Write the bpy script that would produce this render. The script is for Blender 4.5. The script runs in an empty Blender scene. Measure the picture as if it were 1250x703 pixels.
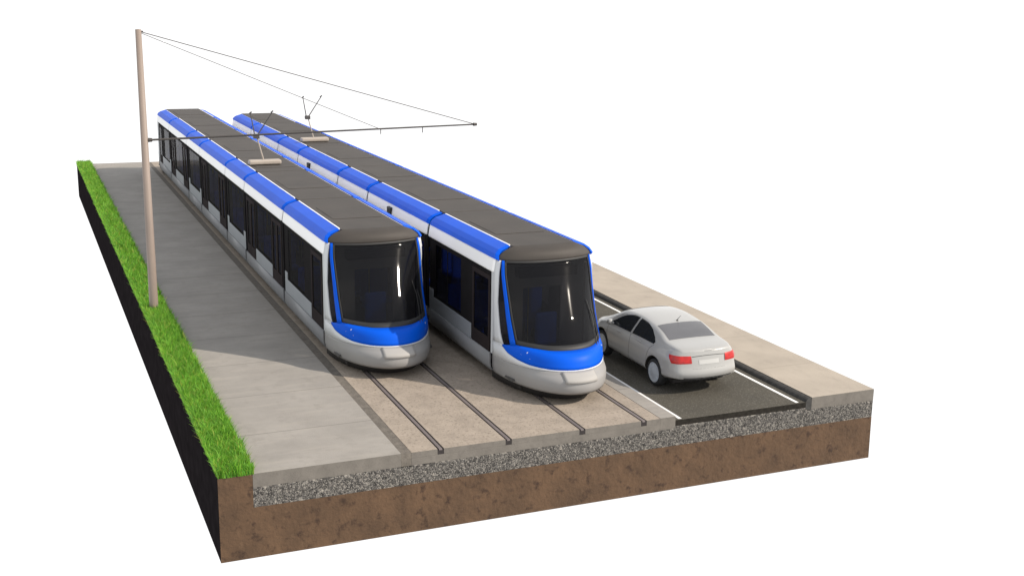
import bpy, math, random
import numpy as np
from mathutils import Vector, Matrix
random.seed(7)
SC = bpy.context.scene
COL = SC.collection
R = math.radians

# ------------------------------------------------------------------ camera
def cam_basis(p, yw, r):
    cy, sy, cp, sp = math.cos(yw), math.sin(yw), math.cos(p), math.sin(p)
    f = Vector((sy*cp, cy*cp, -sp)); rt = Vector((cy, -sy, 0)); up = rt.cross(f)
    cr, sr = math.cos(r), math.sin(r)
    return cr*rt+sr*up, -sr*rt+cr*up, f
rt, up, fw = cam_basis(0.236454584, 0.403241150, 0.0166966309)
cd = bpy.data.cameras.new('camera'); cam = bpy.data.objects.new('camera', cd); COL.objects.link(cam)
M = Matrix((rt, up, -fw)).transposed().to_4x4(); M.translation = (-7.20863898, -20.2953340, 8.41010732)
cam.matrix_world = M
cd.sensor_fit = 'HORIZONTAL'; cd.sensor_width = 36; cd.lens = math.exp(.360028687)*1000/1250*36
cd.clip_start = .1; cd.clip_end = 2000
SC.camera = cam

# ------------------------------------------------------------------ light
SUN_AZ = (0.81, -0.56); SUN_EL = R(37)
w = bpy.data.worlds.new('World'); SC.world = w; w.use_nodes = True
nt = w.node_tree; nt.nodes.clear()
N = nt.nodes.new; L = nt.links.new
out = N('ShaderNodeOutputWorld'); mix = N('ShaderNodeMixShader')
b1 = N('ShaderNodeBackground'); b1.inputs[0].default_value = (1, 1, 1, 1); b1.inputs[1].default_value = 1.15
b2 = N('ShaderNodeBackground'); b2.inputs[1].default_value = .15
sky = N('ShaderNodeTexSky'); sky.sky_type = 'NISHITA'; sky.sun_disc = False
sky.sun_elevation = SUN_EL; sky.sun_rotation = math.atan2(SUN_AZ[0], SUN_AZ[1])
L(sky.outputs[0], b2.inputs[0])
tc = N('ShaderNodeTexCoord'); sx = N('ShaderNodeSeparateXYZ'); L(tc.outputs['Generated'], sx.inputs[0])
mr = N('ShaderNodeMapRange'); mr.inputs[1].default_value = .30; mr.inputs[2].default_value = .85; mr.inputs[4].default_value = .45
mr.interpolation_type = 'SMOOTHSTEP'
L(sx.outputs[2], mr.inputs[0]); L(mr.outputs[0], mix.inputs[0])
L(b1.outputs[0], mix.inputs[1]); L(b2.outputs[0], mix.inputs[2]); L(mix.outputs[0], out.inputs[0])
sd = bpy.data.lights.new('sun', 'SUN'); sd.energy = 4.9; sd.angle = R(.6); sd.color = (1, .90, .78)
sun = bpy.data.objects.new('sun', sd); COL.objects.link(sun)
h = Vector((SUN_AZ[0], SUN_AZ[1], 0)).normalized()
sdir = h*math.cos(SUN_EL)+Vector((0, 0, math.sin(SUN_EL)))
sun.rotation_euler = sdir.to_track_quat('Z', 'Y').to_euler(); sun.location = sdir*60
vs = SC.view_settings; vs.view_transform = 'Standard'; vs.look = 'None'; vs.exposure = 0; vs.gamma = 1
vs.use_curve_mapping = False

# ------------------------------------------------------------------ materials
def mat(name, col, rough=.5, metal=0., var=.0, scale=3., bump=0., bscale=40., coat=0., col2=None, detail=4, stretch=None, spec=.5):
    m = bpy.data.materials.new(name); m.use_nodes = True
    t = m.node_tree; p = t.nodes['Principled BSDF']
    p.inputs['Roughness'].default_value = rough; p.inputs['Metallic'].default_value = metal
    p.inputs['Coat Weight'].default_value = coat; p.inputs['Specular IOR Level'].default_value = spec
    n = t.nodes.new; l = t.links.new
    c = n('ShaderNodeTexCoord')
    src = c.outputs['Object']
    if stretch:
        mp = n('ShaderNodeMapping'); mp.inputs['Scale'].default_value = stretch; l(src, mp.inputs[0]); src = mp.outputs[0]
    no = n('ShaderNodeTexNoise'); no.inputs['Scale'].default_value = scale; no.inputs['Detail'].default_value = detail
    l(src, no.inputs['Vector'])
    rp = n('ShaderNodeValToRGB')
    a = tuple(x*(1-var) for x in col); b = col2 if col2 else tuple(min(1, x*(1+var)) for x in col)
    rp.color_ramp.elements[0].position = .32; rp.color_ramp.elements[1].position = .68
    rp.color_ramp.elements[0].color = (*a, 1); rp.color_ramp.elements[1].color = (*b, 1)
    l(no.outputs[0], rp.inputs[0]); l(rp.outputs[0], p.inputs['Base Color'])
    if bump:
        n2 = n('ShaderNodeTexNoise'); n2.inputs['Scale'].default_value = bscale; n2.inputs['Detail'].default_value = 3
        l(src, n2.inputs['Vector'])
        bp = n('ShaderNodeBump'); bp.inputs['Strength'].default_value = 1; bp.inputs['Distance'].default_value = bump
        l(n2.outputs[0], bp.inputs['Height']); l(bp.outputs[0], p.inputs['Normal'])
    return m
def layer(m, kind, scale, col, lo, hi, amount=1., vec=None):
    """mix another colour over the base through a second pattern"""
    t = m.node_tree; n = t.nodes.new; l = t.links.new
    p = t.nodes['Principled BSDF']; src = p.inputs['Base Color'].links[0].from_socket
    c = n('ShaderNodeTexCoord'); s = c.outputs['Object']
    if vec:
        mp = n('ShaderNodeMapping'); mp.inputs['Scale'].default_value = vec; l(s, mp.inputs[0]); s = mp.outputs[0]
    if kind == 'noise':
        x = n('ShaderNodeTexNoise'); x.inputs['Detail'].default_value = 6; x.inputs['Roughness'].default_value = .65; o = x.outputs[0]
    else:
        x = n('ShaderNodeTexVoronoi'); o = x.outputs['Distance'] if kind == 'vdist' else x.outputs['Color']
    x.inputs['Scale'].default_value = scale; l(s, x.inputs['Vector'])
    r = n('ShaderNodeMapRange'); r.inputs[1].default_value = lo; r.inputs[2].default_value = hi; r.inputs[4].default_value = amount
    l(o, r.inputs[0])
    mx = n('ShaderNodeMix'); mx.data_type = 'RGBA'; l(r.outputs[0], mx.inputs[0]); l(src, mx.inputs[6]); mx.inputs[7].default_value = (*col, 1)
    l(mx.outputs[2], p.inputs['Base Color'])
    return m
def glass(name, tint, dens, rough=.03, spec=.2):
    m = bpy.data.materials.new(name); m.use_nodes = True; t = m.node_tree; t.nodes.clear(); n = t.nodes.new; l = t.links.new
    o = n('ShaderNodeOutputMaterial'); mx = n('ShaderNodeMixShader'); tr = n('ShaderNodeBsdfTransparent'); p = n('ShaderNodeBsdfPrincipled')
    tr.inputs[0].default_value = (*tint, 1)
    p.inputs['Base Color'].default_value = (.012, .012, .014, 1); p.inputs['Roughness'].default_value = rough
    p.inputs['Specular IOR Level'].default_value = spec
    mx.inputs[0].default_value = dens
    l(tr.outputs[0], mx.inputs[1]); l(p.outputs[0], mx.inputs[2]); l(mx.outputs[0], o.inputs[0])
    return m

mt = {}
mt['slab'] = mat('pale_concrete_paving', (.255, .238, .215), .88, var=.10, scale=.9, bump=.004, bscale=55)
layer(mt['slab'], 'noise', 5.5, (.20, .185, .165), .50, .80, .5)
layer(mt['slab'], 'noise', 1.4, (.31, .285, .25), .50, .72, .6, vec=(.5, 3.0, 1))
def joints(m, bw, rh, mortar, col, amount, rot=0.):
    t = m.node_tree; n = t.nodes.new; l = t.links.new; p = t.nodes['Principled BSDF']; src = p.inputs['Base Color'].links[0].from_socket
    c = n('ShaderNodeTexCoord'); mp = n('ShaderNodeMapping'); mp.inputs['Rotation'].default_value = (0, 0, rot); mp.inputs['Location'].default_value = (.35, .4, 0)
    b = n('ShaderNodeTexBrick'); b.offset = 0; b.inputs['Scale'].default_value = 1; b.inputs['Brick Width'].default_value = bw; b.inputs['Row Height'].default_value = rh
    b.inputs['Mortar Size'].default_value = mortar; b.inputs['Mortar Smooth'].default_value = .3
    ml = n('ShaderNodeMath'); ml.operation = 'MULTIPLY'; ml.inputs[1].default_value = amount
    mx = n('ShaderNodeMix'); mx.data_type = 'RGBA'; mx.inputs[7].default_value = (*col, 1)
    l(c.outputs['Object'], mp.inputs[0]); l(mp.outputs[0], b.inputs['Vector']); l(b.outputs['Fac'], ml.inputs[0]); l(ml.outputs[0], mx.inputs[0]); l(src, mx.inputs[6]); l(mx.outputs[2], p.inputs['Base Color'])
joints(mt['slab'], 20, 2.4, .020, (.11, .10, .09), .55)
layer(mt['slab'], 'noise', 2.6, (.19, .175, .155), .56, .66, .35)
mt['track'] = mat('speckled_track_concrete', (.285, .24, .195), .9, var=.12, scale=2.5, bump=.006, bscale=60)
layer(mt['track'], 'noise', 14, (.13, .105, .08), .52, .68, .75)
layer(mt['track'], 'noise', 32, (.42, .36, .28), .55, .70, .6)
mt['strip'] = mat('dark_rough_concrete', (.125, .11, .092), .9, var=.2, scale=6, bump=.01, bscale=40)
layer(mt['strip'], 'noise', 18, (.06, .052, .045), .5, .7, .7)
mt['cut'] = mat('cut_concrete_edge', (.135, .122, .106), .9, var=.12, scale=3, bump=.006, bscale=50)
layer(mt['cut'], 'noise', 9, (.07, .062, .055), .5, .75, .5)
mt['walk'] = mat('beige_sidewalk_concrete', (.35, .305, .25), .88, var=.08, scale=1.0, bump=.004, bscale=55)
layer(mt['walk'], 'noise', 4, (.23, .20, .17), .52, .8, .5, vec=(1, .35, 1))
joints(mt['walk'], 4, 2.6, .012, (.17, .15, .12), .5)
mt['kerb'] = mat('dark_kerb_stone', (.055, .054, .052), .95, var=.2, scale=8, bump=.006, spec=.1)
mt['asphalt'] = mat('dark_asphalt', (.056, .050, .037), .92, var=.12, scale=1.5, bump=.006, bscale=110)
layer(mt['asphalt'], 'noise', 24, (.15, .14, .12), .54, .64, .7)
layer(mt['asphalt'], 'noise', 16, (.022, .02, .016), .55, .72, .6)
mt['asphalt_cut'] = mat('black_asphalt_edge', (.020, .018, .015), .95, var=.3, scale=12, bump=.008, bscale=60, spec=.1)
mt['white_line'] = mat('white_road_paint', (.72, .72, .70), .7, var=.06, scale=14)
mt['soil'] = mat('brown_soil', (.080, .045, .023), .95, var=.22, scale=1.6, bump=.03, bscale=9, detail=8)
layer(mt['soil'], 'noise', 4.2, (.026, .012, .006), .54, .66, .85)
layer(mt['soil'], 'noise', 7, (.125, .075, .042), .56, .78, .6)
mt['membrane'] = mat('black_side_sheet', (.014, .012, .013), .95, var=.2, scale=3, spec=.0)
mt['gravel'] = mat('gravel', (.12, .11, .10), .9, var=.1, scale=8)
layer(mt['gravel'], 'vcol', 13, (.04, .037, .034), .35, .62, .95)
layer(mt['gravel'], 'vcol', 17, (.27, .25, .22), .60, .72, .8)
_t = mt['gravel'].node_tree; _v = _t.nodes.new('ShaderNodeTexVoronoi'); _v.inputs['Scale'].default_value = 13
_c = _t.nodes.new('ShaderNodeTexCoord'); _t.links.new(_c.outputs['Object'], _v.inputs['Vector'])
_b = _t.nodes.new('ShaderNodeBump'); _b.invert = True; _b.inputs['Distance'].default_value = .05; _t.links.new(_v.outputs['Distance'], _b.inputs['Height'])
_t.links.new(_b.outputs[0], _t.nodes['Principled BSDF'].inputs['Normal'])
mt['steel'] = mat('rail_steel', (.16, .135, .13), .6, .2, var=.15, scale=5, stretch=(1, .2, 1))
mt['groove'] = mat('rubber_groove', (.020, .016, .016), .9, var=.2, scale=6)
mt['pole'] = mat('pinkish_painted_steel_pole', (.235, .188, .158), .6, var=.08, scale=2, stretch=(1, 1, .3), bump=.002)
mt['wire'] = mat('dark_wire', (.05, .045, .042), .6, .3, var=.1)
mt['silver'] = mat('silver_grey_tram_paint', (.20, .205, .215), .5, .0, var=.04, scale=1.3, spec=.3)
layer(mt['silver'], 'noise', 3.0, (.17, .162, .15), .55, .85, .35, vec=(1, 1, .4))
mt['bumper'] = mat('silver_bumper_paint', (.27, .266, .262), .5, .0, var=.04, scale=1.6, spec=.3)
mt['light'] = mat('light_grey_tram_panel', (.27, .29, .315), .45, var=.03, scale=1.5)
mt['white'] = mat('white_tram_paint', (.88, .885, .89), .4, var=.01, scale=1.5, spec=.3)
mt['cover'] = mat('beige_grey_cover', (.34, .33, .315), .6, var=.02, spec=.2)
mt['frame'] = mat('pale_grey_tram_paint', (.56, .58, .60), .4, var=.02, spec=.3)
mt['blue'] = mat('bright_blue_tram_paint', (.0012, .085, .60), .45, var=.05, scale=1.0, spec=.10)
mt['roof'] = mat('dark_brown_roof_coating', (.044, .037, .031), .7, var=.12, scale=1.2, bump=.002, bscale=30)
layer(mt['roof'], 'noise', 2.2, (.031, .026, .022), .5, .8, .6, vec=(1, .4, 1))
mt['darkside'] = mat('dark_pillar_paint', (.016, .015, .016), .8, var=.1, spec=.02)
mt['door'] = mat('dark_door_frame', (.028, .023, .024), .8, var=.1, spec=.04)
mt['bellows'] = mat('black_rubber_bellows', (.018, .018, .018), .8, var=.1)
mt['under'] = mat('black_underframe', (.02, .018, .017), .8, var=.2)
mt['glass'] = glass('tinted_side_glass', (.62, .63, .70), .34, .10, .05)
mt['wglass'] = glass('tinted_windscreen_glass', (.55, .55, .55), .34, .05, .35)
mt['seat'] = mat('blue_seat_fabric', (.015, .11, .62), .7, var=.15, scale=8)
mt['inside'] = mat('grey_interior_lining', (.42, .41, .40), .7, var=.05)
mt['floor'] = mat('dark_interior_floor', (.07, .068, .065), .7, var=.1)
mt['rail'] = mat('brushed_handrail', (.5, .48, .3), .35, .6)
mt['dash'] = mat('black_dashboard', (.018, .018, .018), .6, var=.1)
mt['lamp'] = mat('clear_lamp_lens', (.75, .78, .82), .15, var=.02, coat=.6)
mt['amber'] = mat('yellow_marker_lens', (.65, .50, .03), .3, var=.03)
mt['redm'] = mat('red_marker', (.5, .03, .02), .35, var=.03)
mt['beige'] = mat('beige_insulated_base', (.36, .315, .27), .6, var=.06, scale=3)
mt['darkmetal'] = mat('dark_grey_metal', (.09, .085, .08), .45, .6, var=.1)
mt['car'] = mat('silver_white_car_paint', (.325, .325, .315), .30, .0, var=.015, scale=1.0, coat=.6)
mt['carglass'] = mat('dark_car_glass', (.016, .018, .020), .10, var=.05, spec=.35)
mt['reargl'] = mat('grey_reflective_rear_glass', (.10, .10, .105), .14, var=.04, spec=.8)
mt['tyre'] = mat('tyre_rubber', (.016, .017, .018), .8, var=.1)
mt['rim'] = mat('silver_wheel_cover', (.50, .54, .58), .35, .25, var=.03)
mt['tail'] = mat('red_tail_lamp_lens', (.40, .004, .002), .35, var=.25, scale=9, coat=.2)
mt['seam'] = mat('dark_panel_seam', (.03, .03, .03), .7)
mt['plate'] = mat('pale_plate', (.42, .42, .41), .5, var=.02)

# ------------------------------------------------------------------ helpers
class MB:
    def __init__(s): s.v = []; s.f = []; s.m = []; s.sm = []
    def add(s, vs_, fs, mi=0, smooth=False):
        o = len(s.v); s.v += [tuple(p) for p in vs_]; s.f += [tuple(i+o for i in f) for f in fs]; s.m += [mi]*len(fs); s.sm += [smooth]*len(fs)
    def box(s, x0, x1, y0, y1, z0, z1, mi=0, faces='all'):
        vs_ = [(x, y, z) for z in (z0, z1) for y in (y0, y1) for x in (x0, x1)]
        s.add(vs_, [(0, 2, 3, 1), (4, 5, 7, 6), (0, 1, 5, 4), (2, 6, 7, 3), (0, 4, 6, 2), (1, 3, 7, 5)], mi)
    def grid(s, P, mi=0, smooth=True, thick=0., flip=False, ext=None):
        """P: rows of points; optional thickness along -normal (solid sheet)"""
        n, m_ = len(P), len(P[0]); P = [[Vector(p) for p in r] for r in P]
        fl = [(i*m_+j, i*m_+j+1, (i+1)*m_+j+1, (i+1)*m_+j) for i in range(n-1) for j in range(m_-1)]
        if flip: fl = [f[::-1] for f in fl]
        s.add([p for r in P for p in r], fl, mi, smooth)
        if thick:
            nr = []
            for i in range(n):
                for j in range(m_):
                    a = P[min(i+1, n-1)][j]-P[max(i-1, 0)][j]; b = P[i][min(j+1, m_-1)]-P[i][max(j-1, 0)]
                    q = b.cross(a)
                    q = q.normalized() if q.length > 1e-9 else Vector((0, 0, 0))
                    nr.append(q if not flip else -q)
            # front normal = -(b x a) orientation; push back along +q
            B = [P[k//m_][k % m_]+nr[k]*thick for k in range(n*m_)]
            s.add(B, [f[::-1] for f in fl], mi, smooth)
            o = len(s.v)-2*n*m_; fr = lambda i, j: o+i*m_+j; bk = lambda i, j: o+n*m_+i*m_+j
            E = []
            for j in range(m_-1): E += [(fr(0, j+1), fr(0, j), bk(0, j), bk(0, j+1)), (fr(n-1, j), fr(n-1, j+1), bk(n-1, j+1), bk(n-1, j))]
            for i in range(n-1): E += [(fr(i, 0), fr(i+1, 0), bk(i+1, 0), bk(i, 0)), (fr(i+1, m_-1), fr(i, m_-1), bk(i, m_-1), bk(i+1, m_-1))]
            if flip: E = [e[::-1] for e in E]
            s.f += E; s.m += [mi]*len(E); s.sm += [False]*len(E)
    def tube(s, a, b, r0, r1=None, n=10, mi=0, caps=True):
        a, b = Vector(a), Vector(b); r1 = r0 if r1 is None else r1
        d = (b-a).normalized(); u = d.orthogonal().normalized(); v = d.cross(u)
        vs_ = []
        for c, r in ((a, r0), (b, r1)):
            for k in range(n):
                t = 2*math.pi*k/n; vs_.append(c+u*math.cos(t)*r+v*math.sin(t)*r)
        s.add(vs_, [(k, (k+1) % n, n+(k+1) % n, n+k) for k in range(n)], mi, True)
        if caps: s.add(vs_, [tuple(range(n))[::-1], tuple(range(n, 2*n))], mi)
    def path(s, pts, r, n=8, mi=0):
        for a, b in zip(pts[:-1], pts[1:]): s.tube(a, b, r, r, n, mi)
    def lathe(s, prof, c, axis='x', n=32, mi=0, smooth=True):
        """prof: list of (axial, radius)"""
        vs_ = []
        for a, r in prof:
            for k in range(n):
                t = 2*math.pi*k/n; p, q = r*math.cos(t), r*math.sin(t)
                vs_.append((c[0]+a, c[1]+p, c[2]+q) if axis == 'x' else (c[0]+p, c[1]+q, c[2]+a))
        F = [(i*n+k, i*n+(k+1) % n, (i+1)*n+(k+1) % n, (i+1)*n+k) for i in range(len(prof)-1) for k in range(n)]
        s.add(vs_, F, mi, smooth)
    def build(s, name, ms, parent=None, label=None):
        me = bpy.data.meshes.new(name); me.from_pydata([tuple(p) for p in s.v], [], s.f)
        ms = ms if isinstance(ms, (list, tuple)) else [ms]
        for m_ in ms: me.materials.append(mt[m_] if isinstance(m_, str) else m_)
        me.polygons.foreach_set('material_index', s.m); me.polygons.foreach_set('use_smooth', s.sm)
        me.update()
        o = bpy.data.objects.new(name, me); COL.objects.link(o)
        if parent: o.parent = parent
        if label: o['label'] = label
        return o
def recalc(o):
    import bmesh
    bm = bmesh.new(); bm.from_mesh(o.data); bmesh.ops.remove_doubles(bm, verts=bm.verts, dist=1e-5); bmesh.ops.recalc_face_normals(bm, faces=bm.faces); bm.to_mesh(o.data); bm.free()
    return o
def bevel(o, wd=.01, seg=2):
    m_ = o.modifiers.new('bevel', 'BEVEL'); m_.width = wd; m_.segments = seg; m_.limit_method = 'ANGLE'; m_.angle_limit = R(40); return o
def empty(name, loc=(0, 0, 0), parent=None):
    o = bpy.data.objects.new(name, None); COL.objects.link(o); o.location = loc; o.empty_display_size = .3
    if parent: o.parent = parent
    return o
def tag(o, label=None, cat=None, group=None, kind=None):
    for k, v in (('label', label), ('category', cat), ('group', group), ('kind', kind)):
        if v: o[k] = v
    return o
def kids(o): return [c for c in KIDS.get(o.name, [])]
def copy_tree(o, parent=None):
    c = o.copy(); COL.objects.link(c)
    if parent: c.parent = parent
    for ch in [x for x in ALL if x.parent == o]: copy_tree(ch, c)
    return c

# ------------------------------------------------------------------ the block of ground
LEN = 44.4
XG, XP, XS, XS2, XT, XR, XK, XW = -4.28, -3.65, -.81, -.60, 5.27, 8.62, 8.78, 10.5
ZR = -.09; ZC = -.27; ZV = -.66; ZB = -1.665
def struct(name, mb, ms, label=None):
    o = mb.build(name, ms); o['kind'] = 'structure'
    return o
def slab(mb, x0, x1, z0, z1, top=0, side=1):
    vs_ = [(x, y, z) for z in (z0, z1) for y in (0, LEN) for x in (x0, x1)]
    mb.add(vs_, [(0, 2, 3, 1)], side); mb.add(vs_, [(4, 5, 7, 6)], top)
    mb.add(vs_, [(0, 1, 5, 4), (2, 6, 7, 3), (0, 4, 6, 2), (1, 3, 7, 5)], side)
# soil: cross-section with the trench for the gravel, uneven cut face
sec = [(XG, -.01), (XG, ZB), (XW+.02, ZB), (XW, ZV), (XP-.0, ZV), (XP-.0, -.01)]
mb = MB(); n = len(sec)
vs_ = [(x, 0, z) for x, z in sec]+[(x, LEN, z) for x, z in sec]
mb.add(vs_, [(0, 1, 4, 5), (1, 2, 3, 4)], 0); mb.add(vs_, [(n+5, n+4, n+1, n+0), (n+4, n+3, n+2, n+1)], 0)
for i in range(n):
    j = (i+1) % n
    mb.add(vs_, [(i, n+i, n+j, j)], 1 if i == 0 else 0)
struct('ground', mb, ['soil', 'membrane'])
mb = MB(); slab(mb, XP+.003, XW-.002, ZV+.002, ZC-.002, 0, 0)
g_o = struct('gravel_bed', mb, ['gravel'])
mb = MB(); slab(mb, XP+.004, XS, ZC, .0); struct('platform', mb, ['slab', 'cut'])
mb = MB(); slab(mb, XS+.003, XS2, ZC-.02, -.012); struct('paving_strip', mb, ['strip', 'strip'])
# track slab split around the rail grooves
rails = [0., 1.435, 1.435+1.636, 2*1.435+1.636]
mb = MB(); hw = .068; xs = [XS2+.003]
for r in rails: xs += [r-hw, r+hw]
xs += [XT-.37]
for a, b in zip(xs[0::2], xs[1::2]): slab(mb, a, b, -.12, -.008)
slab(mb, XS2+.003, XT-.37, ZC, -.122, 1, 1)
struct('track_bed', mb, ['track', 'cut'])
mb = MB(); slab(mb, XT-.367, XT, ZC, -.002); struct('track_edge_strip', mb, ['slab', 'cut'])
for i, r in enumerate(rails):
    root = MB()
    root.box(r-hw+.001, r+hw-.001, .002, LEN-.002, -.119, -.035, 1)
    root.box(r-.034, r+.030, .0, LEN, -.034, -.006, 0)
    o = root.build('rail', ['steel', 'groove'])
    tag(o, ['grooved steel rail set in concrete, nearest the grey platform', 'grooved steel rail of the left tram track, farther from the platform',
            'grooved steel rail of the right tram track, nearer the left tram', 'grooved steel rail nearest the dark road'][i], 'rail', 'tram rails set in the concrete')
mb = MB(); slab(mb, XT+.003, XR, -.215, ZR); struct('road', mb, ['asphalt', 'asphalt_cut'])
mb = MB(); slab(mb, XT+.003, XR, ZC, -.218, 0, 0); struct('road_base', mb, ['gravel'])
for nm, xa, xb in (('road_marking', XT+.10, XT+.18), ('road_marking', XR-.24, XR-.16)):
    mb = MB(); mb.box(xa, xb, .05, LEN-.05, ZR+.001, ZR+.005)
    o = struct(nm, mb, ['white_line'])
# kerb: dark stone with a rounded sloping face
mb = MB(); prof = [(XR+.003, ZC), (XR+.003, -.075), (XR+.035, -.03), (XR+.08, -.010), (XK-.003, -.004), (XK-.003, ZC)]; n = len(prof)
vs_ = [(x, 0, z) for x, z in prof]+[(x, LEN, z) for x, z in prof]
mb.add(vs_, [tuple(range(n)), tuple(range(n, 2*n))[::-1]]+[((i+1) % n, i, n+i, n+(i+1) % n) for i in range(n)])
o = struct('kerb', mb, ['kerb'])
mb = MB(); slab(mb, XK, XW, ZC, .005); struct('sidewalk', mb, ['walk', 'cut'])
# cut stones standing proud of the gravel face (uncountable)
def stones():
    rng = np.random.default_rng(3); V = []; F = []; Mi = []
    def stone(c, r, mi):
        o = len(V); pts = []
        for (a, b, cc) in ((1, 0, 0), (-1, 0, 0), (0, 1, 0), (0, -1, 0), (0, 0, 1), (0, 0, -1)):
            pts.append((c[0]+a*r*rng.uniform(.7, 1.3), c[1]+b*r*.7, c[2]+cc*r*rng.uniform(.6, 1.1)))
        V.extend(pts)
        for f in ((0, 2, 4), (2, 1, 4), (1, 3, 4), (3, 0, 4), (2, 0, 5), (1, 2, 5), (3, 1, 5), (0, 3, 5)):
            F.append(tuple(o+k for k in f)); Mi.append(mi)
    for k in range(16000):
        x = rng.uniform(XP+.03, XW-.03); z = rng.uniform(ZV+.02, ZC-.02 if not (XT < x < XR) else -.235); stone((x, -.002, z), rng.uniform(.008, .020), int(rng.integers(0, 4)))
    for k in range(2500):
        z = rng.uniform(ZV+.02, ZC-.02); stone((XW+.0, rng.uniform(0, 44), z), rng.uniform(.012, .03), int(rng.integers(0, 4)))
    me = bpy.data.meshes.new('gravel_stones'); me.from_pydata(V, [], F)
    for i, c in enumerate(((.035, .032, .03), (.085, .08, .072), (.14, .13, .12), (.24, .225, .20))): me.materials.append(mat('stone_tone', c, .85, var=.2, scale=20))
    me.polygons.foreach_set('material_index', Mi)
    o = bpy.data.objects.new('gravel_stones', me); COL.objects.link(o)
    tag(o, 'loose grey and white gravel stones in the cut face under the concrete', 'gravel', kind='stuff')
stones()
# grass
def grass():
    rng = np.random.default_rng(5)
    y = np.concatenate([rng.uniform(-.01, 12, 52000), rng.uniform(12, LEN, 60000)]); n = len(y)
    x = rng.uniform(XG-.0, XP+.03, n)
    clump = .5+.5*np.sin(x*23+np.sin(y*5.1)*2)*np.sin(y*9.3+x*7)
    hh = rng.uniform(.09, .25, n)*(.75+.5*clump); hh[rng.random(n) < .05] *= 1.35
    wd = rng.uniform(.005, .010, n)*np.where(y > 12, 1.7, 1.)
    a = rng.uniform(0, 2*np.pi, n); tl = rng.uniform(.1, .75, n)*hh; td = rng.uniform(0, 2*np.pi, n)
    base = np.stack([x, y, np.full(n, -.012)], 1)
    w_ = np.stack([np.cos(a)*wd, np.sin(a)*wd, np.zeros(n)], 1)
    mid = base+np.stack([np.cos(td)*tl*.3, np.sin(td)*tl*.3, hh*.6], 1)
    tip = base+np.stack([np.cos(td)*tl, np.sin(td)*tl, hh*np.sqrt(1-.3*(tl/hh)**2)], 1)
    V = np.stack([base-w_, base+w_, mid+w_*.7, mid-w_*.7, tip], 1).reshape(-1, 3)
    i0 = np.arange(n)*5
    me = bpy.data.meshes.new('grass'); me.vertices.add(n*5); me.vertices.foreach_set('co', V.ravel())
    lo = np.stack([i0, i0+1, i0+2, i0+3, i0+3, i0+2, i0+4], 1).ravel()
    me.loops.add(len(lo)); me.loops.foreach_set('vertex_index', lo)
    me.polygons.add(2*n); st = np.stack([np.arange(n)*7, np.arange(n)*7+4], 1).ravel(); tot = np.tile([4, 3], n)
    me.polygons.foreach_set('loop_start', st); me.polygons.foreach_set('loop_total', tot)
    mi = rng.choice(4, n, p=[.38, .34, .2, .08]); me.polygons.foreach_set('material_index', np.repeat(mi, 2))
    for c in ((.13, .35, .027), (.22, .49, .040), (.075, .23, .016), (.36, .40, .07)):
        m = mat('grass_blade', c, .6, var=.15, scale=2.5); t = m.node_tree; p = t.nodes['Principled BSDF']
        tr = t.nodes.new('ShaderNodeBsdfTranslucent'); tr.inputs[0].default_value = (c[0]*1.2, c[1]*1.1, c[2], 1)
        ms = t.nodes.new('ShaderNodeMixShader'); ms.inputs[0].default_value = .35
        t.links.new(p.outputs[0], ms.inputs[1]); t.links.new(tr.outputs[0], ms.inputs[2]); t.links.new(ms.outputs[0], t.nodes['Material Output'].inputs[0])
        me.materials.append(m)
    me.update(); me.validate()
    o = bpy.data.objects.new('grass', me); COL.objects.link(o)
    tag(o, 'bright green grass strip along the black side of the block', 'grass', kind='stuff')
grass()

# ------------------------------------------------------------------ tram
W_ = 1.205; YS = 2.18; TL = 37.6
JO = [6.75, 12.4, 15.9, 21.7, 25.2, 30.85]
Z0 = .265; ZSK = .66; ZPN = 1.03; ZWB = 2.59; ZWT = 2.865
def lerp(x, X, Y): return float(np.interp(x, X, Y))
def yf(z): return lerp(z, [.26, .38, .54, .66, .98, 1.08, 1.6, 2.3, 2.84, 2.96, 3.04, 3.10, 3.13], [.05, .0, .02, .24, .36, .58, 1.02, 1.46, 1.78, 1.78, 1.83, 1.98, 2.17])
def wz(z): return lerp(z, [.26, .42, 2.58, 2.90, 3.04, 3.13], [W_-.035, W_, W_, W_-.045, .97, .77])
def cabpt(phi, z, push=0.):
    """phi in degrees from the middle, z height"""
    s_, c_ = math.sin(R(phi)), max(0., math.cos(R(phi)))
    D = YS-yf(z); ww = wz(z)
    x = math.copysign(abs(s_)**(.95), s_)*ww*(1-(.085*c_+.13*min(1, max(0, (z-1.1)/1.7))*c_**.7)); y = YS-D*c_**.86
    v = Vector((x, y, z))
    if push: v += Vector((s_*.9, -c_-.02, 0.15)).normalized()*push
    return v
def zg(p): p = abs(p); return lerp(p, [0, 30, 60, 90], [.70, .70, .69, .66])
def zb(p): p = abs(p); return lerp(p, [0, 30, 50, 62, 72, 78, 90], [.725, .73, .76, .81, .88, .985, .985])
def zB(p): p = abs(p); return lerp(p, [0, 25, 45, 60, 75, 90], [1.07, 1.07, 1.09, 1.10, 1.03, 1.0])
def patch(mb, phis, lo, hi, nz, mi=0, push=0., thick=.03):
    rows = []
    for k in range(nz+1):
        t = k/nz; rows.append([cabpt(p, lo(p)+(hi(p)-lo(p))*t, push) for p in phis])
    mb.grid(rows, mi, True, thick)
def patch2(mb, s0, s1, fa, fb, n, m_, mi=0, push=0., thick=.03, top=2.86):
    rows = []
    for k in range(n+1):
        s = s0+(s1-s0)*k/n; r = []
        for j in range(m_+1):
            p = fa(s)+(fb(s)-fa(s))*j/m_
            r.append(cabpt(p, zB(p)+(top-zB(p))*s, push))
        rows.append(r)
    mb.grid(rows, mi, True, thick)
def rng_(a, b, n): return [a+(b-a)*i/n for i in range(n+1)]
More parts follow.
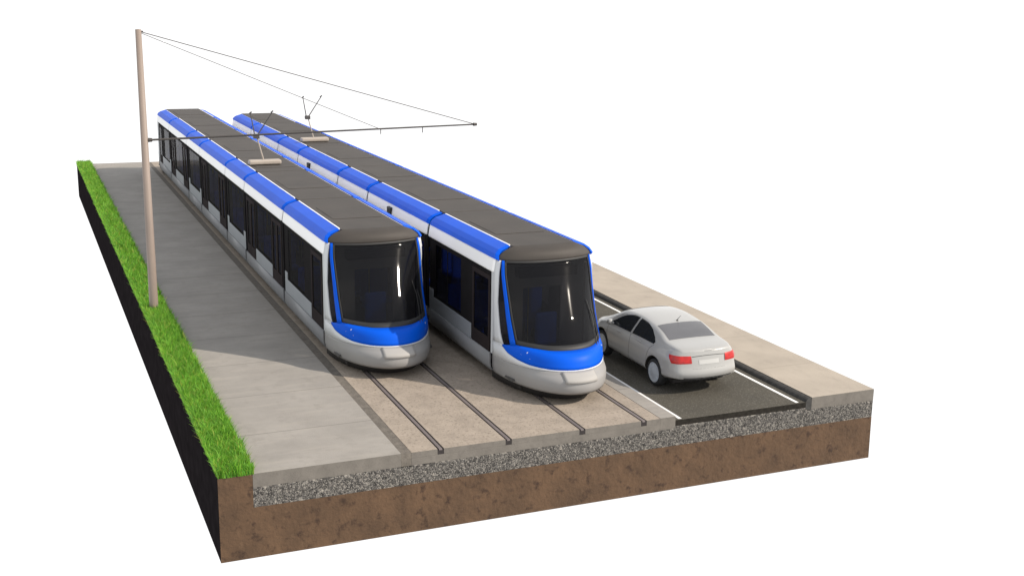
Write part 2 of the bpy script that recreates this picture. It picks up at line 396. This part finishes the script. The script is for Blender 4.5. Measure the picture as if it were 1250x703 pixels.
FG = lambda s: lerp(s, [0, .5, 1], [60.5, 66, 72]); FB = lambda s: lerp(s, [0, .5, 1], [67, 71, 77]); FW = lambda s: lerp(s, [0, .15, .5, 1], [77, 80, 83, 79])

def build_cab(root):
    cab = MB()                      # grey lower shell + white frame
    patch(cab, rng_(-90, 90, 60), lambda p: Z0, zg, 8, 0)
    c = cab.build('cab_shell', ['bumper'], root)
    m = MB(); patch(m, rng_(-90, 90, 80), zg, zb, 2, 0, .004); m.build('white_trim', ['frame'], c)
    for sg in (1, -1):
        m = MB()
        patch(m, rng_(78, 90, 4) if sg > 0 else rng_(-90, -78, 4), zb, zB, 2, 0, .004)
        patch2(m, 0, 1, (lambda s: FW(s)) if sg > 0 else (lambda s: -90), (lambda s: 90) if sg > 0 else (lambda s: -FW(s)), 14, 3, 0)
        m.build('white_pillar', ['frame'], c)
    m = MB(); patch(m, rng_(-78, 78, 60), zb, zB, 5, 0, .003); m.build('blue_nose_panel', ['blue'], c)
    for sg in (1, -1):
        m = MB(); patch2(m, 0, 1, (lambda s: FG(s)) if sg > 0 else (lambda s: -FB(s)), (lambda s: FB(s)) if sg > 0 else (lambda s: -FG(s)), 18, 4, 0, .012)
        m.build('blue_windscreen_pillar', ['blue'], c)
        m = MB(); patch2(m, 0, 1, (lambda s: FB(s)) if sg > 0 else (lambda s: -FW(s)), (lambda s: FW(s)) if sg > 0 else (lambda s: -FB(s)), 14, 3, 0, 0, .008)
        m.build('cab_side_window', ['glass'], c)
    m = MB(); patch2(m, .0, .995, lambda s: -FG(s), lambda s: FG(s), 20, 30, 0, 0, .008); m.build('windscreen', ['wglass'], c)
    # black frame round the windscreen
    m = MB()
    patch2(m, -.0, .06, lambda s: -FG(s), lambda s: FG(s), 2, 30, 0, .006, .02)
    for sg in (1, -1):
        patch2(m, .0, .99, (lambda s: FG(s)-3.0) if sg > 0 else (lambda s: -FG(s)), (lambda s: FG(s)) if sg > 0 else (lambda s: -FG(s)+3.0), 18, 1, 0, .005, .02)
    patch2(m, .97, 1.0, lambda s: -FG(s), lambda s: FG(s), 2, 30, 0, .006, .02)
    m.build('windscreen_frame', ['dash'], c)
    # roof cap
    m = MB()
    rows = [[cabpt(p, z) for p in rng_(-90, 90, 48)] for z in (2.85, 2.90, 2.96, 3.00, 3.04, 3.07, 3.10, 3.13)]
    
    last = rows[-1]; cen = [Vector((v.x, max(v.y, YS)+.02, 3.133)) for v in last]
    m.grid(rows+[cen], 0, True, .02)
    m.build('cab_roof_cap', ['roof'], c)
    # lamps: a cluster on either corner of the nose
    for sg in (1, -1):
        for (p, z, r) in ((50, 1.0, .026), (57, .95, .022), (48, .90, .026)):
            m = MB(); q = cabpt(sg*p, z, .010); nrm = Vector((sg*.6, -.7, .38)).normalized()
            m.tube(q-nrm*.03, q+nrm*.018, r, r*.85, 14); m.build('headlight', ['lamp'], c)
        m = MB(); q = cabpt(sg*74, .60, .004); nrm = Vector((sg, -.4, 0)).normalized(); m.tube(q-nrm*.02, q+nrm*.008, .032, .03, 12); m.build('marker_lamp', ['amber'], c)
        m = MB(); q = cabpt(sg*38, .44, .004); nrm = Vector((sg*.5, -1, 0)).normalized(); m.tube(q-nrm*.02, q+nrm*.008, .022, .02, 10); m.build('marker_lamp', ['redm'], c)
    # coupler cover
    m = MB(); patch(m, rng_(-18, 18, 12), lambda p: .50, lambda p: .675, 4, 0, .010, .05); m.build('coupler_cover', ['cover'], c)
    # wipers
    for p0, p1, s1 in ((38, 40, .50), (44, 47, .38)):
        m = MB()
        a = cabpt(p0, 1.05, .03); pts = [a]+[cabpt(p0+(p1-p0)*t+6*math.sin(t*3), 1.05+(2.86-1.05)*s1*t, .03) for t in (.33, .66, 1.)]
        m.path(pts, .010, 6); m.build('wiper', ['dash'], c)
    # cab interior
    m = MB(); m.box(-.85, .85, .85, 1.45, .40, 1.02); bevel(m.build('dashboard', ['dash'], c), .04)
    m = MB(); m.box(-.30, .22, 1.85, 1.97, .88, 1.62); m.box(-.30, .22, 1.45, 1.848, .76, .90); m.box(-.14, .08, 1.6, 1.8, .36, .758)
    bevel(m.build('driver_seat', ['seat'], c), .04)
    m = MB(); m.box(-1.12, -.42, 2.36, 2.42, .36, 2.75); m.box(-.42, 1.12, 2.37, 2.41, 2.1, 2.75); m.box(.55, 1.12, 2.37, 2.41, .36, 2.1)
    m.build('cab_partition', ['inside'], c)
    m = MB(); m.box(-.72, .72, 1.9, 2.15, 2.45, 2.66); m.build('destination_box', ['darkside'], c)
    m = MB(); m.box(-1.14, 1.14, YS+.0, YS+.45, 2.76, 2.80); m.box(-.78, .78, 1.95, YS-.003, 2.76, 2.80); m.build('cab_ceiling', ['inside'], c)
    m = MB()
    
    lo = [Vector((cabpt(p, .30).x*.93, cabpt(p, .30).y+.40, .05)) for p in rng_(-88, 88, 24)]; hi = [Vector((v.x*1.03, v.y-.08, .34)) for v in lo]
    m.grid([lo, hi], 0, True, .03); m.box(-.95, .95, 1.2, 2.5, .10, .33); m.build('front_underframe', ['under'], c)
    return c

def wall(mb, sg, y0, y1, z0, z1, holes, x=W_, t=.05, mi=0):
    ys = sorted({y0, y1, *[h[0] for h in holes], *[h[1] for h in holes]}); zs = sorted({z0, z1, *[h[2] for h in holes], *[h[3] for h in holes]})
    def solid(i, j):
        if i < 0 or j < 0 or i >= len(ys)-1 or j >= len(zs)-1: return False
        cy, cz = (ys[i]+ys[i+1])/2, (zs[j]+zs[j+1])/2
        return not any(h[0] < cy < h[1] and h[2] < cz < h[3] for h in holes)
    X, Xi = sg*x, sg*(x-t)
    for i in range(len(ys)-1):
        for j in range(len(zs)-1):
            if not solid(i, j): continue
            a, b, c_, d = ys[i], ys[i+1], zs[j], zs[j+1]
            for xx, fl in ((X, sg > 0), (Xi, sg < 0)):
                q = [(xx, a, c_), (xx, b, c_), (xx, b, d), (xx, a, d)]
                mb.add(q if fl else q[::-1], [(0, 1, 2, 3)], mi)
            for cond, q in ((solid(i-1, j), [(X, a, c_), (X, a, d), (Xi, a, d), (Xi, a, c_)]), (solid(i+1, j), [(X, b, d), (X, b, c_), (Xi, b, c_), (Xi, b, d)]),
                            (solid(i, j-1), [(X, b, c_), (X, a, c_), (Xi, a, c_), (Xi, b, c_)]), (solid(i, j+1), [(X, a, d), (X, b, d), (Xi, b, d), (Xi, a, d)])):
                if not cond: mb.add(q if sg > 0 else q[::-1], [(0, 1, 2, 3)], mi)

PROTO = {}
def build_section(root, a, b, kind):
    """kind: 'bogie' or 'hung' or 'cab'; a, b = local y of the joints (cab: a is the cab end)"""
    g = .10
    y0, y1 = (a if kind == 'cab' else a+g), b-g
    m = MB()
    prof = [(W_, ZSK), (W_, .42), (W_-.01, .33), (W_-.035, Z0-.005), (W_-.14, Z0-.01)]
    prof = prof+[(-a_, b_) for a_, b_ in prof[::-1]]
    m.grid([[(px, yy, pz) for yy in (y1, y0)] for px, pz in prof], 0, True, .03)
    s = m.build('body_section', ['silver'], root)
    # seams in the skirt
    ks = [y0+.02+(y1-y0-.04)*k/3 for k in (1, 2)] if kind != 'cab' else [2.42, 3.55, 5.2]
    for sg in (1, -1):
        for yy in ks: m = MB(); m.box(sg*W_-.004, sg*W_+.002, yy-.012, yy+.012, .30, ZSK); m.build('skirt_seam', ['seam'], s)
        if kind == 'cab':
            m = MB()
            m.box(sg*W_-.004, sg*W_+.002, 2.43, 3.54, .30, .32)
            m.build('skirt_seam', ['seam'], s)
    ln = y1-y0
    if kind == 'cab':
        doors = [(2.42, 3.55)]; wins = [(4.35, y1-.45)] ; panels = [(3.62, y1, False, True)]
    elif kind == 'hung':
        doors = [(y0+.15, y0+1.45), (y1-1.45, y1-.15)]; wins = [(y0+1.65, y1-1.65)]; panels = [(y0+1.52, y1-1.52, False, False)]
    else:
        doors = []; wins = [(y0+.30, y1-.30)]; panels = [(y0, y1, True, True)]
    for sg in (1, -1):
        dark = MB(); white = MB(); lite = MB()
        holes = [(p, q, 1.08, 2.44) for p, q in wins]+[(p, q, ZSK, 2.46) for p, q in doors]
        wall(dark, sg, 2.36 if kind == 'cab' else y0, y1, ZSK, ZWB, holes, W_-.006)
        for p, q, e0, e1 in panels:
            x0, x1 = sorted((sg*(W_-.006+.001), sg*(W_+.008)))
            lite.box(x0, x1, p, q, ZSK+.002, ZPN)
            if e0: lite.box(x0, x1, p, p+.30, ZPN, ZPN+.20)
            if e1: lite.box(x0, x1, q-.30, q, ZPN, ZPN+.20)
        x0, x1 = sorted((sg*(W_-.05), sg*(W_+.012)))
        wa, wb_ = (YS-.0 if kind == 'cab' else y0), y1
        yy = [wa, wa+.05, wb_-.05, wb_] if sg > 0 else [wb_, wb_-.05, wa+.05, wa]
        white.grid([[(sg*(pw-(.03 if y_ in (wa, wb_) and kind != 'x' else 0)), y_, pz) for y_ in yy] for pw, pz in ((W_+.004, ZWB+.002), (W_+.012, ZWB+.02), (W_-.03, ZWT-.01), (W_-.05, ZWT))], 0, False, .04)
        if kind == 'cab':
            x0, x1 = sorted((sg*(W_-.05), sg*(W_+.002))); lite2 = white
            lite2 = MB(); lite2.box(x0, x1, YS, 2.358, ZSK, ZWB+.001); lite2.build('white_pillar', ['frame'], s)
        dark.build('side_frame', ['darkside'], s); bevel(white.build('white_band', ['white'], s), .012); bevel(lite.build('lower_panel', ['light'], s), .012)
    for sg in (1, -1):
        for p, q in wins:
            n = max(1, round((q-p)/1.35)); d = (q-p)/n
            for k in range(n):
                pa, pb = p+d*k+.0, p+d*(k+1)-(.0 if k == n-1 else .03)
                m = MB(); x0, x1 = sorted((sg*(W_-.022), sg*(W_-.014))); m.box(x0, x1, pa, pb, 1.08, 2.44); m.build('side_window', ['glass'], s)
        for p, q in doors:
            m = MB(); mid = (p+q)/2
            lv = [(p+.01, mid-.008), (mid+.008, q-.01)] if kind != 'cab' else [(p+.01, q-.01)]
            for da, db in lv: wall(m, sg, da, db, .55 if kind == 'cab' else .45, 2.45, [(da+.09, db-.09, .98, 2.34)], W_+.012, .035)
            d_ = m.build('door', ['door'], s)
            m = MB()
            for da, db in lv: x0, x1 = sorted((sg*(W_-.012), sg*(W_-.004))); m.box(x0, x1, da+.09, db-.09, .98, 2.34)
            m.build('door_glass', ['glass'], s)
        # blue cant panel with rounded ends + white edge
        ya, yb = (YS-.11 if kind == 'cab' else y0), y1
        prof = [(W_-.030, ZWT+.004), (W_-.065, 2.955), (W_-.15, 3.022), (W_-.395, 3.10)]
        rows = []
        for px, pz in prof:
            t = (pz-ZWT)/(3.10-ZWT); sh = .26*t if kind == 'cab' else 0
            yy = [ya+sh, ya+sh+.06]+rng_(ya+sh+.3, yb-.3, 3)+[yb-.06, yb]
            ins = [.035, .0]+[0]*4+[.0, .035]
            rows.append([(sg*(px-i), y_, pz-i*.6) for y_, i in (zip(yy, ins) if sg > 0 else list(zip(yy, ins))[::-1])])
        m = MB(); m.grid(rows, 0, False, .05); m.build('blue_roof_panel', ['blue'], s)
        m = MB(); x0, x1 = sorted((sg*(W_-.43), sg*(W_-.400))); m.box(x0, x1, ya+.25, yb-.06, 3.06, 3.152 if sg < 0 else 3.13); m.build('white_roof_edge', ['white'], s)
    m = MB(); ra, rb = (YS+.0 if kind == 'cab' else a+.02), b-.02
    m.box(-W_+.432, W_-.432, ra, rb, 3.04, 3.148)
    # shallow ridges and hatches that the roof shows as faint lines
    bevel(m.build('roof', ['roof'], s), .012); m = MB()
    m.box(-.62, .62, (ra+rb)/2-.9, (ra+rb)/2+.9, 3.149, 3.157)
    bevel(m.build('roof_hatch', ['roof'], s), .004)
    m = MB(); m.box(-W_+.06, W_-.06, (YS+.46 if kind == 'cab' else y0), y1, 2.76, 2.80); m.build('ceiling', ['inside'], s)
    m = MB(); m.box(-W_+.04, W_-.04, (1.2 if kind == 'cab' else y0), y1, .30, .355); m.build('floor', ['floor'], s)
    # seats and handrails
    sy = (4.2 if kind == 'cab' else y0+(1.9 if kind == 'hung' else .6)); se = y1-(1.9 if kind == 'hung' else .5)
    yy = sy
    while yy < se-.3:
        for sx in (-.72, .72):
            if 'seat' not in PROTO:
                m = MB(); m.box(-.38, .38, 0, .45, .72, .84); m.box(-.38, .38, .42, .50, .84, 1.55); m.box(-.13, .13, .1, .35, .356, .72)
                PROTO['seat'] = bevel(m.build('passenger_seat', ['seat'], s), .03); q = PROTO['seat']
            else: q = PROTO['seat'].copy(); COL.objects.link(q); q.parent = s
            q.location = (sx, yy, 0)
        yy += .86
    for yy in ([y0+.8, y1-.8] if kind != 'cab' else [3.8]):
        for sx in (-.35, .35): m = MB(); m.tube((sx, yy, .356), (sx, yy, 2.76), .017, .017, 8); m.build('handrail', ['rail'], s)
    m = MB(); m.box(-.60, .60, y0+.1, y1-.1, .12, .27); m.build('underframe', ['under'], s)
    if kind != 'hung':
        c_ = (y0+y1)/2+(.6 if kind == 'cab' else 0)
        for dy in (-.9, .9):
            for sx0 in (-.7175, .7175): m = MB(); m.lathe([(-.06, .02), (-.06, .28), (.06, .28), (.06, .02)], (sx0, c_+dy, .275), 'x', 20, 0, False); m.build('wheel', ['under'], s)
    return s

root1 = empty('tram', (0.595, 4.4, 0))
build_cab(root1)
build_section(root1, 2.36, JO[0], 'cab')
for i, (a, b) in enumerate(zip(JO[:-1], JO[1:])): build_section(root1, a, b, 'hung' if i % 2 == 0 else 'bogie')
for j in JO:
    m = MB(); ring = [(-1.12, .24), (1.12, .24), (1.12, 2.88), (.85, 3.0), (-.85, 3.0), (-1.12, 2.88), (-1.12, .24)]; rows = []
    for k in range(9):
        yy = j-.15+k*.3/8; f = 1. if k % 2 else .965
        rows.append([(x_*f, yy, .24+(z_-.24)*(.985 if f < 1 else 1)) for x_, z_ in ring])
    m.grid(rows, 0, False, .06)
    m.build('gangway_bellows', ['bellows'], root1)
ALL = list(bpy.data.objects)
# rear end: the same cab turned round
for o in [x for x in ALL if x.parent == root1 and (x.name.startswith('cab_shell'))] + [x for x in ALL if x.parent == root1 and x.name.startswith('body_section')][:1]:
    c = copy_tree(o, root1); c.rotation_euler = (0, 0, math.pi); c.location = (0, TL, 0)
# pantograph (a part of the tram)
def pantograph(root, PY):
    q = MB(); q.box(-.76, .30, PY-.17, PY+.17, 3.17, 3.32); pg = bevel(q.build('pantograph', ['beige'], root), .05, 3)
    for sx0 in (-.66, .06):
        m = MB(); m.box(sx0-.06, sx0+.06, PY-.12, PY+.12, 3.12, 3.172); m.build('insulator_foot', ['darkmetal'], pg)
    m = MB(); m.tube((-.26, PY, 3.28), (-.46, PY, 4.08), .026, .020, 10); m.build('lower_arm', ['beige'], pg)
    m = MB(); m.box(-.58, -.38, PY-.07, PY+.07, 4.02, 4.16); bevel(m.build('arm_joint', ['darkmetal'], pg), .02)
    for a, b in (((-.53, PY, 4.14), (-.64, PY, 4.84)), ((-.43, PY, 4.14), (.06, PY, 4.86))):
        m = MB(); m.tube(a, b, .020, .016, 8); b = Vector(b); m.tube(b-Vector((.04, 0, .01)), b+Vector((.04, 0, .05)), .024, .024, 8); m.build('upper_arm', ['darkmetal'], pg)
    return pg
pantograph(root1, 14.0)
ALL = list(bpy.data.objects)
T2 = copy_tree(root1); T2.location = (3.71, 1.3, 0)
bpy.context.view_layer.update()
for o in list(T2.children):
    if o.name.startswith('pantograph'):
        o.location.y = 23.1-14.0
for yy in (9.95, 19.75):
    m = MB(); m.box(-W_-.10, -W_-.013, yy-.16, yy+.16, 2.60, 2.80); bevel(m.build('side_camera', ['dash'], T2), .02)
tag(root1, 'blue and silver tram on the left track beside the grey platform, set farther back', 'tram', 'two blue and silver trams side by side')
tag(T2, 'blue and silver tram on the right track beside the white car, set nearer the front', 'tram', 'two blue and silver trams side by side')

# ------------------------------------------------------------------ overhead line pole
pole = empty('catenary_pole', (-3.98, 12.5, 0))
tag(pole, 'tall slim pinkish-grey pole in the grass with a long dark arm over both trams', 'pole')
m = MB(); PH = 7.62
m.lathe([(-.01, .122), (PH, .078), (PH+.012, .0)], (0, 0, 0), 'z', 24); m.build('shaft', ['pole'], pole)
m = MB(); m.lathe([(.0, .16), (.05, .16), (.07, .14), (.10, .125)], (0, 0, 0), 'z', 24); m.build('base_collar', ['pole'], pole)
tip = Vector((5.5+3.98, 0, 4.93))
m = MB(); m.tube((.09, 0, 4.73), tip, .028, .022, 10); m.tube((.08, 0, 4.73), (.20, 0, 4.73), .06, .05, 12)
m.tube(tip-Vector((.06, 0, 0)), tip+Vector((.05, 0, 0)), .05, .04, 10)
for xx, zz in ((3.98+3.85, .17), (3.98+2.58, .15)): m.tube((xx, 0, 4.73+(xx/9.48)*.2), (xx, 0, 4.73+(xx/9.48)*.2-zz), .012, .012, 6)
m.build('bracket_arm', ['wire'], pole)
m = MB(); m.tube((.06, 0, PH-.06), tip, .011, .011, 8); m.build('stay_wire', ['wire'], pole)
m = MB(); m.tube((.06, 0, PH-.09), (6.52, 0, 4.87), .008, .008, 8); m.build('stay_wire', ['wire'], pole)
m = MB(); m.tube((0, 0, PH-.05), (.12, 0, PH-.06), .03, .025, 8); m.build('wire_clamp', ['wire'], pole)

# ------------------------------------------------------------------ car
def cr(X, Y, x):
    """smooth (pchip-like) interpolation"""
    X = np.asarray(X, float); Y = np.asarray(Y, float); i = int(np.clip(np.searchsorted(X, x)-1, 0, len(X)-2))
    h_ = np.diff(X); d = np.diff(Y)/h_; mm = np.zeros(len(X)); mm[0] = d[0]; mm[-1] = d[-1]
    for k in range(1, len(X)-1): mm[k] = 0 if d[k-1]*d[k] <= 0 else 2*d[k-1]*d[k]/(d[k-1]+d[k])
    t = (x-X[i])/h_[i]; t = min(max(t, 0), 1)
    return float((2*t**3-3*t*t+1)*Y[i]+(t**3-2*t*t+t)*h_[i]*mm[i]+(-2*t**3+3*t*t)*Y[i+1]+(t**3-t*t)*h_[i]*mm[i+1])
CY = [0, .08, .30, .75, 1.10, 1.50, 2.20, 2.80, 3.35, 3.75, 4.25, 4.45, 4.52]
ZT = [1.03, 1.08, 1.11, 1.15, 1.28, 1.39, 1.45, 1.40, 1.16, .98, .84, .74, .64]    # centre line
WB = [.74, .80, .86, .885, .89, .895, .895, .895, .89, .885, .84, .74, .62]        # body half width
WS = [.66, .72, .78, .82, .83, .84, .845, .845, .83, .80, .72, .62, .50]           # shoulder half width
ZS = [.96, .98, .98, .96, .965, .965, .95, .935, .92, .88, .78, .70, .60]        # shoulder height
WG = [.60, .64, .68, .70, .665, .64, .63, .63, .66, .66, .60, .50, .40]            # upper side half width
def section(y):
    zt, wb, ws, zs, wg = (cr(CY, A, y) for A in (ZT, WB, WS, ZS, WG))
    zb_ = float(np.interp(y, [0, .25, .6, 1.2, 3.4, 4.0, 4.5], [.40, .37, .31, .27, .27, .30, .34]))
    cab_h = zt-zs
    zgn = zs+cab_h*.84; wr = wg*.80
    P = [(wb*.90, zb_), (wb*.975, zb_+.06), (wb, .42), (wb*1.0, .62), (wb*.985, zs-.14), (ws, zs), ((ws*.55+wg*.45)-.0, zs+cab_h*.42), (wg, zgn), (wr, zs+cab_h*.945), (wg*.4, zt-cab_h*.012), (0, zt)]
    return P
NV = 56
def sec_curve(y):
    P = section(y); n = len(P); pts = []
    q = [P[0]]+P+[(-P[-2][0], P[-2][1])]
    for k in range(NV+1):
        t = k/NV*(n-1); i = min(int(t), n-2); f = t-i
        p0, p1, p2, p3 = q[i], q[i+1], q[i+2], q[i+3] if i+3 < len(q) else q[-1]
        pts.append(tuple(.5*(2*p1[d]+(p2[d]-p0[d])*f+(2*p0[d]-5*p1[d]+4*p2[d]-p3[d])*f*f+(3*p1[d]-p0[d]-3*p2[d]+p3[d])*f**3) for d in (0, 1)))
    return pts
def deform(x, y, z):
    wr = max(0, 1-y/.8)**1.5
    k = abs(x)/.85
    y2 = y+wr*(.20*k**2.4 + (.10*max(0, z-.62)/.4 if z > .62 else 0) + (.06 if z < .34 else 0)*(.34-z)/.1)
    if y < .5 and .40 < z < .64: y2 -= wr*.035*math.sin((z-.40)/.24*math.pi)
    wf = max(0, 1-(4.52-y)/.9)**1.5
    y2 -= wf*(.28*k**2.2)
    return (x, y2, z)
def S(y, v, sg=1, push=0.):
    """surface point at length y, section parameter v (0..1)"""
    def P(y_, v_):
        c_ = sec_curve(y_); t = v_*NV; i = min(int(t), NV-1); f = t-i
        return Vector(deform(sg*(c_[i][0]*(1-f)+c_[i+1][0]*f), y_, c_[i][1]*(1-f)+c_[i+1][1]*f))
    p = P(y, v)
    if push:
        a = P(min(y+.02, 4.52), v)-P(max(y-.02, 0), v); b = P(y, min(v+.01, 1))-P(y, max(v-.01, 0))
        nn = a.cross(b).normalized()
        if nn.dot(Vector((sg*.5, 0, .5))) < 0: nn = -nn
        p = p+nn*push
    return p
car = empty('car', (6.86, 1.24, ZR+.005))
car.scale = (1, 1, .965)
tag(car, 'silver-white saloon car with red tail lamps driving away on the dark road', 'car')
ys = sorted(set([round(t, 4) for t in np.concatenate([np.linspace(0, .3, 8), np.linspace(.3, 4.2, 56), np.linspace(4.2, 4.52, 9)])]))
mb = MB()
full = []
for y in ys:
    c_ = sec_curve(y); row = [deform(x, y, z) for x, z in c_]+[deform(-x, y, z) for x, z in c_[-2::-1]]
    full.append(row)
mb.grid(full, 0, True)
for y, row in ((0, full[0]), (4.52, full[-1])):
    c_ = sec_curve(y); G = [[deform(x*t, y, z) for t in np.linspace(1, -1, 17)] for x, z in c_[:-3]]
    mb.grid(G, 0, True)
    tp = c_[-4:]
    mb.add([deform(x, y, z) for x, z in tp]+[deform(-x, y, z) for x, z in tp[-2::-1]], [tuple(range(2*len(tp)-1))], 0)
# underside
for a, b in zip(full[:-1], full[1:]): mb.add([a[0], a[-1], b[-1], b[0]], [(0, 1, 2, 3)], 1)
body = mb.build('body', ['car', 'under'], car)
recalc(body)
WY = [1.00, 3.60]; WR = .325
cut = MB()
for wy in WY:
    for sg in (1, -1):
        n = 40; c_ = Vector((sg*.98, wy, WR+.01)); vs_ = []
        for xx in (sg*.62, sg*1.05):
            for k in range(n): t = 2*math.pi*k/n; vs_.append((xx, c_.y+math.cos(t)*.372, c_.z+math.sin(t)*.372))
        f = [(k, (k+1) % n, n+(k+1) % n, n+k) for k in range(n)]+[tuple(range(n))[::-1], tuple(range(n, 2*n))]
        cut.add(vs_, f)
co = cut.build('arch_cutter', ['under'], None); recalc(co); co.location = car.location
bpy.context.view_layer.update()
bm_ = body.modifiers.new('b', 'BOOLEAN'); bm_.object = co; bm_.operation = 'DIFFERENCE'; bm_.solver = 'EXACT'
dg = bpy.context.evaluated_depsgraph_get(); dg.update()
new = bpy.data.meshes.new_from_object(body.evaluated_get(dg)); body.modifiers.clear(); body.data = new
bpy.data.objects.remove(co)
def cpatch(name, fy0, fy1, v0, v1, nu, nv, m_, push=.004, sides=(1, -1), label=None, parent=None):
    for sg in sides:
        rows = []
        for i in range(nv+1):
            v = v0+(v1-v0)*i/nv; t = i/nv; a, b = fy0(t), fy1(t)
            rows.append([S(a+(b-a)*j/nu, v, sg, push) for j in range(nu+1)])
        q = MB(); q.grid(rows, 0, True, .0); o = q.build(name, [m_], parent or body)
# side windows: v range of the greenhouse (section points 5..7 of 10)
VB, VT = .515, .70
frw = lambda t: lerp(t, [0, .25, .5, .75, 1], [3.36, 3.22, 3.03, 2.78, 2.35]); frr = lambda t: lerp(t, [0, 1], [2.22, 2.10])
cpatch('front_side_window', frr, frw, VB, VT, 14, 10, 'carglass')
rrf = lambda t: lerp(t, [0, 1], [2.14, 2.03]); rrr = lambda t: lerp(t, [0, .2, .5, .8, 1], [1.14, 1.10, 1.20, 1.42, 1.72])
cpatch('rear_side_window', rrr, rrf, VB, VT, 14, 10, 'carglass')
# rear and front glass
def cglass(name, ya, yb, vlo, m_, push=.005, inset=0):
    rows = []
    for i in range(13):
        t = i/12; y = ya+(yb-ya)*t; vl = vlo(t)
        vv = list(np.linspace(vl, 1, 12))
        rows.append([S(y, v, 1, push) for v in vv]+[S(y, v, -1, push) for v in vv[-2::-1]])
    q = MB(); q.grid(rows, 0, True, 0); return q.build(name, [m_], body)
cglass('rear_window', .80, 1.40, lambda t: .775-.02*t, 'reargl')
cglass('windscreen', 2.86, 3.62, lambda t: .755-.0*t, 'carglass')
# door seams
def seam(pts, r=.004, m_='seam', name='door_seam'):
    q = MB(); q.path(pts, r, 5); q.build(name, [m_], body)
for sg in (1, -1):
    seam([S(2.18-.0*t, .12+.39*t, sg, .0) for t in np.linspace(0, 1, 14)])
    seam([S(3.30+.03*math.sin(t*3), .12+.39*t, sg, .0) for t in np.linspace(0, 1, 14)])
    seam([S(1.34-.24*t**2, .25+.26*t, sg, .0) for t in np.linspace(0, 1, 14)])
    for yy in (1.62, 2.62):
        q = MB(); a, b = S(yy, .455, sg, .02), S(yy+.17, .455, sg, .02); q.tube(a, b, .012, .012, 8); q.build('door_handle', ['car'], body)
    # mirror
    q = MB(); c_ = S(3.12, .53, sg, .0); c_ += Vector((sg*.10, 0, .05))
    import bmesh as _b
    for k in range(8):
        pass
    prof = [(-.07, .02), (-.06, .05), (-.02, .07), (.03, .065), (.07, .04), (.08, .01)]
    q.lathe([(a_, r_*1.0) for a_, r_ in prof], (c_.x, c_.y, c_.z), 'x', 14); q.tube(c_-Vector((sg*.04, 0, .04)), S(3.12, .53, sg, 0), .018, .025, 8)
    q.build('wing_mirror', ['car'], body)
# tail lamps wrapping the corner
def rear(s, z, sg, push=.008):
    """s = distance from the centre along the rear, then forward along the flank"""
    def w_at(y):
        c_ = sec_curve(y); return float(np.interp(z, [p[1] for p in c_[:34]], [p[0] for p in c_[:34]]))
    w0 = w_at(0)
    if s <= w0: p = Vector(deform(sg*s, 0, z)); nn = Vector((sg*.35*(s/w0)**2, -1, .1))
    else: y = (s-w0); p = Vector(deform(sg*w_at(y), y, z)); nn = Vector((sg, -.6, .1))
    return p+nn.normalized()*push
for sg in (1, -1):
    q = MB(); rows = []
    for i in range(9):
        t = i/8; zl = .765+.17*t
        s0 = .43+.01*t; s1 = .885+.12*t
        rows.append([rear(s0+(s1-s0)*j/22, zl-.015*((j/22))*(1-t)+.0, sg, .004+.012*math.sin(math.pi*min(1, max(0, t)))**.4) for j in range(23)])
    q.grid(rows, 0, True); q.build('tail_lamp', ['tail'], body)
seam([rear(abs(x), .935-.02*(abs(x)/.42)**2, 1 if x >= 0 else -1, .001) for x in np.linspace(-.42, .42, 17)], .007, name='boot_seam')
seam([rear(abs(x), .64, 1 if x >= 0 else -1, .001) for x in np.linspace(-.42, .42, 17)], .003, name='boot_seam')
q = MB(); q.grid([[rear(abs(x), z, 1 if x >= 0 else -1, .006) for x in np.linspace(-.26, .26, 9)] for z in (.74, .84)], 0, True); q.build('number_plate', ['plate'], body)
# dark lower bumper lip
q = MB(); rows = [[rear(abs(x), z, 1 if x >= 0 else -1, .002) for x in np.linspace(-.7, .7, 17)] for z in (.405, .43)]; q.grid(rows, 0, True); q.build('bumper_lip', ['dash'], body)
# aerial
q = MB(); a = S(1.50, 1.0, 1, 0); q.lathe([(0, .035), (.02, .02), (.03, .008)], (a.x, a.y, a.z-.004), 'z', 10); q.tube((a.x, a.y, a.z+.02), (a.x+.03, a.y-.10, a.z+.15), .007, .004, 6); q.build('aerial', ['dash'], body)
# wheels
for wy in WY:
    for sg in (1, -1):
        q = MB(); cx = sg*.775
        q.lathe([(-sg*.10, .20), (-sg*.10, .30), (-sg*.08, WR), (sg*.07, WR), (sg*.095, .305), (sg*.10, .25), (sg*.09, .235)], (cx, wy, WR), 'x', 40)
        wh = q.build('wheel', ['tyre'], car)
        q = MB(); q.lathe([(sg*.090, .247), (sg*.098, .238), (sg*.085, .215), (sg*.080, .20), (sg*.092, .12), (sg*.098, .05), (sg*.10, .0)], (cx, wy, WR), 'x', 40)
        rm = q.build('rim', ['rim'], wh)
        q = MB()
        for k in range(10):
            t = 2*math.pi*k/10; u = Vector((0, math.cos(t), math.sin(t)))
            q.tube(Vector((cx+sg*.084, wy, WR))+u*.10, Vector((cx+sg*.078, wy, WR))+u*.205, .011, .013, 6)
        q.build('spoke', ['rim'], wh)
# axle shafts / underbody tray keep daylight from showing between the wheels
q = MB(); q.box(-.66, .66, .45, 4.1, .20, .30); q.build('underbody', ['under'], car)
